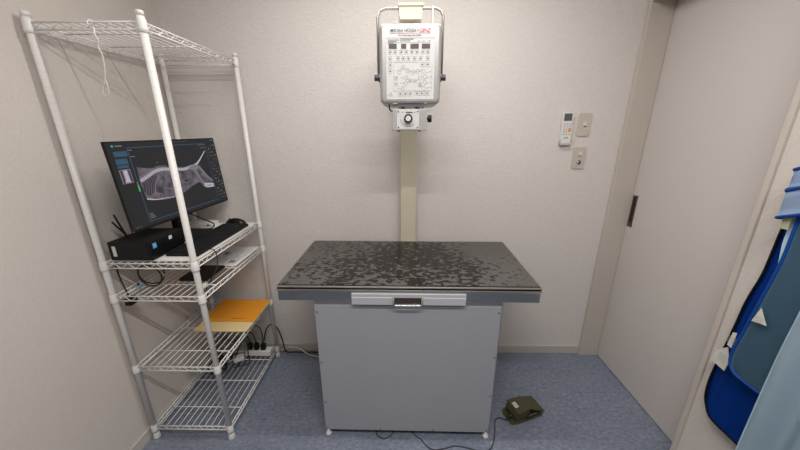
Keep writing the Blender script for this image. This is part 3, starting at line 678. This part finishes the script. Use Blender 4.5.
# pivots, handle bail
for s in (-1, 1):
    bm = BM(); cyl(bm, (s*0.116, 0.083, 0.212), (s*0.128, 0.083, 0.212), 0.018, n=20); cyl(bm, (s*0.128, 0.083, 0.212), (s*0.146, 0.083, 0.212), 0.012, 0.0125, n=12); obj('pivot_knob', bm, mat('dark_knob', (0.10, 0.09, 0.11, 1), 0.4, 0.4) if s < 0 else D.materials['dark_knob'], xg)
bx, bz0, bz1 = 0.1285, 0.212, 0.4585
pts = [(-bx, 0.083, bz0), (-bx, 0.083, bz1-0.03), (-bx+0.009, 0.083, bz1-0.009), (-bx+0.03, 0.083, bz1), (bx-0.03, 0.083, bz1), (bx-0.009, 0.083, bz1-0.009), (bx, 0.083, bz1-0.03), (bx, 0.083, bz0)]
bm = BM(); tube(bm, pts, 0.0055, 12); obj('bail_handle', bm, mat('grey_steel_tube', (0.42, 0.40, 0.37, 1), 0.35, 0.7), xg, True)
bm = BM(); box(bm, 0.082, 0.092, 0.075, 0.091, 0.40, 0.463, 0.002); box(bm, 0.084, 0.090, 0.079, 0.087, 0.386, 0.402); obj('latch', bm, M['silverd'], xg)
bm = BM(); box(bm, -0.062, -0.050, 0.01, 0.02, 0.388, 0.3915, 0.001); obj('top_clip', bm, M['silverd'], xg)
# collimator
co = obj('collimator', (lambda b: (box(b, -0.070, 0.068, -0.012, 0.12, 0.004, 0.086, 0.003), box(b, -0.0685, 0.0675, -0.013, -0.0115, 0.0055, 0.0845, 0.0005), b)[2])(BM()), M['silverd'], xg)
cbox('mounting_plate', M['ink'], co, -0.048, 0.056, 0.0, 0.11, 0.086, 0.104)
for x_ in (-0.036, 0.02): cbox('clamp_screw', M['black'], co, x_, x_+0.016, -0.006, 0.02, 0.0865, 0.094, 0.001)
cbox('dial_plate', M['panel'], co, -0.052, 0.036, -0.0145, -0.0125, 0.010, 0.082)
bm = BM(); cyl(bm, (-0.007, -0.0140, 0.050), (-0.007, -0.032, 0.050), 0.0170, 0.0155, n=28); dk = obj('dial_knob', bm, M['black'], co)
bm = BM(); cyl(bm, (-0.007, -0.0318, 0.050), (-0.007, -0.0335, 0.050), 0.0105, n=24); obj('knob_cap', bm, M['panel'], dk)
bm = BM(); tube(bm, [(-0.007+0.031*math.cos(a), -0.0146, 0.050+0.031*math.sin(a)) for a in [PI*(1.02+0.75*i/16) for i in range(17)]], 0.0008, 5)
for x_, z_ in ((-0.046, 0.076), (0.030, 0.076), (-0.046, 0.016), (0.030, 0.016)): cyl(bm, (x_, -0.0144, z_), (x_, -0.0160, z_), 0.0030, n=10)
box(bm, -0.017, 0.010, -0.0152, -0.0144, 0.071, 0.0755); box(bm, -0.032, -0.028, -0.0152, -0.0144, 0.072, 0.075); box(bm, 0.016, 0.020, -0.0152, -0.0144, 0.072, 0.075)
obj('dial_scale', bm, M['ink'], co)
bm = BM(); cyl(bm, (0.067, 0.02, 0.050), (0.074, 0.02, 0.050), 0.006, n=12); cyl(bm, (0.073, 0.02, 0.050), (0.088, 0.02, 0.050), 0.014, n=20); obj('side_knob', bm, M['black'], co)
cord('lead', [(-0.085, 0.04, 0.106), (-0.084, 0.035, 0.092), (-0.078, 0.03, 0.082), (-0.069, 0.03, 0.080)], 0.003, M['rubber'], co)
for x_ in (-0.045, 0.040):
    bm = BM(); cyl(bm, (x_, 0.0, 0.0045), (x_, 0.0, 0.0), 0.005, n=10); obj('foot_screw', bm, M['ink'], co)

# ------------------------------------------------------------------ back wall fittings
rm = thing('wall_mounted_remote', 'white air conditioner remote in a wall holder beside the light switch', 'remote control', (0.892, YB, 1.40))
rm.rotation_euler = (0, -0.035, 0)
bm = BM(); vbox(bm, -0.026, 0.026, -0.020, -0.004, 0.012, 0.172, 0.006, 'y'); rb = obj('remote_body', bm, M['whitep'], rm)
cbox('display', M['lcd'], rm, -0.021, 0.021, -0.0206, -0.0195, 0.128, 0.166)
random.seed(2); bm = BM()
for r_ in range(5):
    for c_ in range(3):
        if (r_, c_) in ((2, 2), (1, 2)): continue
        box(bm, -0.0185+0.0145*c_, -0.0105+0.0145*c_, -0.0212, -0.0195, 0.055+0.0135*r_, 0.0605+0.0135*r_, 0.001, 1)
box(bm, -0.010, 0.012, -0.0208, -0.0195, 0.036, 0.043)
obj('buttons', bm, M['inkl'], rm)
b_ = cbox('button', M['orange'], rm, 0.008, 0.021, -0.0214, -0.0195, 0.070, 0.090, 0.001); b_['label'] = 'orange button'
bm = BM(); box(bm, -0.029, 0.029, -0.0225, 0.0, 0.0, 0.014, 0.002); box(bm, -0.029, 0.029, -0.004, 0.0, 0.0, 0.12, 0.001); box(bm, -0.029, -0.0265, -0.0225, -0.003, 0.0, 0.03); box(bm, 0.0265, 0.029, -0.0225, -0.003, 0.0, 0.03); obj('wall_holder', bm, mat('pale_grey_plastic', (0.52, 0.52, 0.51, 1), 0.4), rm)
s1 = thing('light_switch', 'upper beige wall switch plate with a single small square key', 'switch', (0.9875, YB, 1.509), 0, 'beige wall plates')
bm = BM(); vbox(bm, -0.0355, 0.0355, -0.006, -0.0005, -0.0605, 0.0605, 0.010, 'y'); obj('cover_plate', bm, M['plate'], s1)
cbox('switch_key', M['platel'], s1, -0.009, 0.015, -0.0090, -0.0055, -0.010, 0.014, 0.002)
cbox('indicator', M['ink'], s1, -0.004, 0.010, -0.0094, -0.0085, -0.010, -0.0065)
s2 = thing('light_switch', 'lower beige wall plate with a small key and round silver knob', 'switch', (0.988, YB, 1.329), 0, 'beige wall plates')
bm = BM(); vbox(bm, -0.0355, 0.0355, -0.006, -0.0005, -0.0605, 0.0605, 0.010, 'y'); obj('cover_plate', bm, M['plate'], s2)
cbox('switch_key', M['platel'], s2, -0.010, 0.014, -0.0090, -0.0055, 0.010, 0.034, 0.002)
cbox('indicator', M['ink'], s2, -0.006, 0.010, -0.0094, -0.0085, 0.010, 0.013)
bm = BM(); cyl(bm, (0.003, -0.0055, -0.024), (0.003, -0.010, -0.024), 0.011, n=18); cyl(bm, (-0.004, -0.0098, -0.022), (-0.004, -0.011, -0.022), 0.0045, n=12, mi=1); obj('key_knob', bm, [M['ink'], M['whitep']], s2)

# ------------------------------------------------------------------ foot switch and floor cables
fs = thing('foot_switch', 'olive green foot pedal switch on floor right of the table', 'foot switch', (0.648, 1.308, 0), 0.33)
bm = BM(); prism(bm, [(-0.105, -0.030), (-0.098, -0.046), (-0.07, -0.052), (0.085, -0.050), (0.10, -0.040), (0.103, 0.0), (0.10, 0.040), (0.085, 0.050), (-0.07, 0.052), (-0.098, 0.046), (-0.105, 0.030)], 0.0, 0.009); obj('base_plate', bm, M['green_b'], fs)
bm = BM(); prism(bm, [(-0.082, 0.009), (-0.082, 0.046), (-0.072, 0.060), (0.0, 0.066), (0.012, 0.056), (0.016, 0.009)], -0.043, 0.043, 'y')
bmesh.ops.bevel(bm, geom=bm.edges[:], offset=0.005, segments=2, affect='EDGES'); obj('switch_housing', bm, M['green_b'], fs)
bm = BM(); prism(bm, [(-0.070, 0.064), (0.008, 0.0705), (0.098, 0.036), (0.105, 0.028), (0.102, 0.024), (0.008, 0.062), (-0.070, 0.058)], -0.049, 0.049, 'y'); 
for v in bm.verts:
    if 0.0 < v.co.x < 0.02: v.co.y *= 0.86
obj('pedal', bm, M['green_b'], fs)
for s in (-1, 1):
    bm = BM(); cyl(bm, (-0.005, s*0.046, 0.022), (0.045, s*0.052, 0.040), 0.005, n=8); cyl(bm, (-0.005, s*0.043, 0.022), (-0.005, s*0.052, 0.022), 0.009, n=12); obj('side_link', bm, M['green_d'], fs)
bm = BM(); cyl(bm, (-0.082, -0.012, 0.026), (-0.098, -0.014, 0.024), 0.010, n=12); cyl(bm, (-0.098, -0.014, 0.024), (-0.108, -0.015, 0.022), 0.007, n=12); obj('cable_gland', bm, M['green_d'], fs)
bm = BM(); mtx = Matrix.Translation((-0.050, 0.004, 0.0668)) @ Matrix.Rotation(-0.083, 4, 'Y')
box(bm, -0.011, 0.011, -0.017, 0.017, 0, 0.0012, mtx=mtx)
npl = obj('name_plate', bm, M['label'], fs); npl['label'] = 'pale label plate'
bm = BM()
for k in range(4): box(bm, -0.009+0.005*k, -0.0075+0.005*k, -0.014, 0.013-0.004*(k % 2), 0.0010, 0.0016, mtx=mtx)
obj('plate_print', bm, M['inkl'], npl)
def to_fs(x, y, z=0.0035):
    dx, dy = x-0.648, y-1.308; c_, s_n = math.cos(0.33), math.sin(0.33)
    return (dx*c_+dy*s_n, -dx*s_n+dy*c_, z)
cord('cord', [(-0.108, -0.015, 0.022), (-0.120, -0.018, 0.014)]+[to_fs(*p) for p in ((0.512, 1.272), (0.485, 1.255), (0.466, 1.193), (0.435, 1.12), (0.40, 1.092), (0.355, 1.094), (0.30, 1.108), (0.25, 1.115), (0.20, 1.102), (0.15, 1.094), (0.117, 1.108), (0.086, 1.145), (0.045, 1.182), (0.02, 1.25))], 0.0023, M['rubber'], fs)
tag(cord('floor_cable', [(-0.16, 1.30, 0.003), (-0.143, 1.188, 0.003), (-0.128, 1.160, 0.003), (-0.100, 1.148, 0.003), (-0.070, 1.162, 0.003), (-0.056, 1.190, 0.003), (-0.05, 1.30, 0.003)], 0.0022, M['rubber']), 'small loop of black cable peeking out under the cabinet', 'cable')

# ------------------------------------------------------------------ protective aprons on the right wall
def interp(prof, z):
    if z >= prof[0][1]: return prof[0][0]
    for (y0, z0), (y1, z1) in zip(prof, prof[1:]):
        if z1 <= z <= z0: return y0+(y1-y0)*((z0-z)/max(z0-z1, 1e-9))
    return prof[-1][0]
def cloth(name, m, left, right, xf, th, parent, nz=40, ny=24, off=(0, 0, 0)):
    bm = BM(); zt = left[0][1]; zb = left[-1][1]; g = []
    for i in range(nz+1):
        k = i/nz; z = zt+(zb-zt)*(1-(1-k)**1.6)
        yl, yr = interp(left, z), interp(right, z)
        g.append([bm.verts.new((xf(yl+(yr-yl)*j/ny, z)-off[0], yl+(yr-yl)*j/ny-off[1], z-off[2])) for j in range(ny+1)])
    for i in range(nz):
        for j in range(ny): bm.faces.new((g[i][j], g[i+1][j], g[i+1][j+1], g[i][j+1]))
    bmesh.ops.solidify(bm, geom=bm.faces[:], thickness=th)
    return obj(name, bm, m, parent, True)
def edge_tube(name, m, prof, xf, r, parent, off):
    pts = smooth_path([(xf(y, z)-off[0], y-off[1], z-off[2]) for y, z in prof], 4)
    bm = BM(); tube(bm, pts, r, 8); return obj(name, bm, m, parent, True)
# wall rail with three pegs that carries the aprons
rl = thing('apron_rail', 'wall rail carrying the hanging protective aprons', 'rail', (XR, 0.68, 1.52))
cbox('rail_board', M['whitep'], rl, -0.018, -0.0005, -0.25, 0.20, -0.02, 0.02, 0.003)
for y in (0.10, 0.0, -0.1):
    bm = BM(); cyl(bm, (-0.017, y, 0.0), (-0.165, y, 0.012), 0.006, n=12); cyl(bm, (-0.165, y, 0.012), (-0.17, y, 0.022), 0.009, n=12); obj('peg', bm, M['chrome'], rl)

o1 = (1.17, 0.75, 1.5)
na = thing('protective_apron', 'royal blue protective apron with black edging hanging closest to the wall', 'apron', o1, 0, 'aprons hanging on the right wall')
fx = lambda y, z: 1.176+0.006*math.sin(y*26+z*3)+0.004*math.sin(y*60)
nl = [(0.860, 1.50), (0.910, 1.278), (0.922, 1.185), (0.925, 1.11), (0.929, 1.026), (0.942, 0.95), (0.949, 0.90), (0.954, 0.828), (0.959, 0.757), (0.970, 0.623), (0.973, 0.54), (0.967, 0.480), (0.951, 0.450), (0.925, 0.432), (0.895, 0.425), (0.86, 0.423)]
nr = [(0.64, 1.50), (0.60, 1.33), (0.585, 1.0), (0.58, 0.5), (0.60, 0.45), (0.66, 0.424)]
cloth('apron_panel', M['navy'], nl, nr, fx, 0.006, na, off=o1)
edge_tube('edging', M['navyd'], nl+[(0.80, 0.424), (0.72, 0.424), (0.66, 0.424)], fx, 0.0048, na, o1)
bm = BM(); tube(bm, smooth_path([(1.176-o1[0], 0.80-o1[1], 1.50-o1[2]), (1.17-o1[0], 0.79-o1[1], 1.522-o1[2]), (1.168-o1[0], 0.775-o1[1], 1.53-o1[2]), (1.17-o1[0], 0.762-o1[1], 1.522-o1[2]), (1.176-o1[0], 0.75-o1[1], 1.50-o1[2])], 5), 0.003, 8); obj('hanging_loop', bm, M['navyd'], na, True)
def label_card(name, parent, o, pts, x0, x1, n=5):
    """small flat tag hanging from the apron edge, pts in (y, z)"""
    bm = BM(); A = [bm.verts.new((x0-o[0], y-o[1], z-o[2])) for y, z in pts]; B = [bm.verts.new((x0+0.0012-o[0], y-o[1], z-o[2])) for y, z in pts]; k = len(pts)
    bm.faces.new(A); bm.faces.new(B[::-1])
    for i in range(k): bm.faces.new((A[i], A[(i+1) % k], B[(i+1) % k], B[i]))
    t_ = obj(name, bm, M['label'], parent)
    cy_ = sum(p[0] for p in pts)/k; cz_ = sum(p[1] for p in pts)/k
    bm = BM()
    for i in range(n): box(bm, x0-0.0006-o[0], x0+0.0003-o[0], cy_-0.012-o[1], cy_+0.012-o[1], cz_-0.014+0.007*i-o[2], cz_-0.0125+0.007*i-o[2])
    obj('print', bm, M['inkl'], t_)
label_card('care_label', na, o1, [(0.965, 0.658), (0.956, 0.710), (0.926, 0.743), (0.908, 0.695), (0.912, 0.652)], 1.150, 0)

o2 = (1.13, 0.75, 1.5)
ta = thing('protective_apron', 'steel blue protective apron with blue edging and a light blue belt', 'apron', o2, 0, 'aprons hanging on the right wall')
fx2 = lambda y, z: 1.130+0.004*math.sin(y*20+1.0)+0.006*(z-1.0)*0.5
tl = [(0.850, 1.50), (0.858, 1.36), (0.858, 1.237), (0.857, 1.12), (0.864, 1.027), (0.873, 0.937), (0.882, 0.849), (0.889, 0.79), (0.892, 0.735), (0.885, 0.705), (0.868, 0.688), (0.845, 0.683)]
tr = [(0.60, 1.50), (0.58, 1.30), (0.57, 0.80), (0.60, 0.70), (0.64, 0.683)]
cloth('apron_panel', M['teal'], tl, tr, fx2, 0.008, ta, off=o2)
edge_tube('edging', M['pipe'], tl+[(0.78, 0.682), (0.70, 0.682), (0.64, 0.683)], fx2, 0.0048, ta, o2)
label_card('care_label', ta, o2, [(0.862, 0.896), (0.850, 0.950), (0.822, 0.904)], 1.112, 0, 3)
label_card('care_label', ta, o2, [(0.920, 0.759), (0.916, 0.812), (0.904, 0.818), (0.905, 0.756)], 1.135, 0, 4)
def band(name, m, z0, z1, pts, th, parent, o, tilt=0.0):
    """horizontal strap following pts (x, y) between z0 and z1"""
    P = smooth_path([(x, y, 0) for x, y in pts], 5); bm = BM(); g = []
    for p in P:
        dz = tilt*(p.y-0.9)
        g.append([bm.verts.new((p.x-o[0], p.y-o[1], z-o[2]+dz)) for z in (z0, z0+(z1-z0)/3, z0+2*(z1-z0)/3, z1)])
    for a, b in zip(g, g[1:]):
        for j in range(3): bm.faces.new((a[j], b[j], b[j+1], a[j+1]))
    bmesh.ops.solidify(bm, geom=bm.faces[:], thickness=th)
    b_ = obj(name, bm, m, parent, True)
    for z in (z0, z1):
        bm = BM(); tube(bm, [(p.x-o[0], p.y-o[1], z-o[2]+tilt*(p.y-0.9)) for p in P], 0.0048, 8); obj('binding', bm, M['pipe'], b_, True)
    return b_
band('belt', M['belt'], 1.228, 1.309, [(1.168, 0.84), (1.166, 0.878), (1.150, 0.899), (1.122, 0.901), (1.109, 0.889), (1.105, 0.85), (1.104, 0.80), (1.104, 0.755)], 0.004, ta, o2, -0.42)
band('belt', M['belt'], 1.314, 1.372, [(1.160, 0.84), (1.158, 0.876), (1.148, 0.902), (1.134, 0.908), (1.118, 0.897), (1.113, 0.85), (1.112, 0.77)], 0.004, ta, o2, -0.35)
cbox('hook_tape', M['velcro'], ta, 1.119-o2[0], 1.123-o2[0], 0.866-o2[1], 0.886-o2[1], 1.200-o2[2], 1.242-o2[2])
bm = BM(); prism(bm, [(y-o2[1], z-o2[2]) for y, z in ((0.84, 1.24), (0.884, 1.24), (0.882, 1.15), (0.871, 1.07), (0.84, 1.06))], 1.140-o2[0], 1.144-o2[0], 'x'); obj('inner_lining', bm, M['lblue'], ta)
bm = BM(); tube(bm, smooth_path([(1.13-o2[0], 0.70-o2[1], 0.0), (1.128-o2[0], 0.695-o2[1], 0.02), (1.128-o2[0], 0.68-o2[1], 0.032), (1.128-o2[0], 0.665-o2[1], 0.02), (1.13-o2[0], 0.66-o2[1], 0.0)], 5), 0.003, 8); obj('hanging_loop', bm, M['pipe'], ta, True)

o3 = (1.05, 0.58, 1.5)
la = thing('protective_apron', 'pale blue cloth apron with soft folds hanging foremost on the right', 'apron', o3, 0, 'aprons hanging on the right wall')
fx3 = lambda y, z: 1.090+0.020*math.sin(y*38+1.2*math.sin(z*2))*min(1, (1.5-z)*1.6)+0.010*math.sin(y*83+z*1.5)*min(1, (1.5-z)*1.4)-0.03*(1.5-z)*(0.75-y)
ll = [(0.700, 1.50), (0.738, 1.2), (0.744, 1.0), (0.747, 0.85), (0.747, 0.75), (0.745, 0.5), (0.745, 0.25), (0.741, 0.22)]
lr = [(0.44, 1.50), (0.38, 1.2), (0.34, 0.75), (0.32, 0.25), (0.33, 0.22)]
cloth('apron_panel', M['lblue'], ll, lr, fx3, 0.005, la, 40, 60, off=o3)
bm = BM(); tube(bm, smooth_path([(1.086-o3[0], 0.60-o3[1], 0.0), (1.084-o3[0], 0.595-o3[1], 0.02), (1.084-o3[0], 0.58-o3[1], 0.034), (1.084-o3[0], 0.565-o3[1], 0.02), (1.086-o3[0], 0.56-o3[1], 0.0)], 5), 0.003, 8); obj('hanging_loop', bm, M['lblue'], la, True)

# ------------------------------------------------------------------ world, camera, view
w = D.worlds.new('world'); bpy.context.scene.world = w; w.use_nodes = True
w.node_tree.nodes['Background'].inputs[0].default_value = (0.5, 0.5, 0.5, 1); w.node_tree.nodes['Background'].inputs[1].default_value = 0.1
p, r_, yw, f = 0.3, -0.0018, 0.0152, 305.84
right = Vector((1, 0, 0)); fwd = Vector((0, math.cos(p), -math.sin(p))); up = Vector((0, math.sin(p), math.cos(p)))
r2 = math.cos(r_)*right+math.sin(r_)*up; u2 = -math.sin(r_)*right+math.cos(r_)*up
Yw = Matrix.Rotation(yw, 3, 'Z'); r2, u2, fwd = Yw @ r2, Yw @ u2, Yw @ fwd
cam = D.cameras.new('camera'); co_ = D.objects.new('camera', cam); C.objects.link(co_)
cam.sensor_width = 36; cam.lens = f*36/800; cam.clip_start = 0.02
co_.matrix_world = Matrix(((r2.x, u2.x, -fwd.x, 0), (r2.y, u2.y, -fwd.y, 0), (r2.z, u2.z, -fwd.z, 1.48), (0, 0, 0, 1)))
sc = bpy.context.scene; sc.camera = co_
vs_ = sc.view_settings; vs_.view_transform = 'Standard'; vs_.look = 'None'; vs_.gamma = 1; vs_.use_curve_mapping = False; vs_.exposure = 0.9
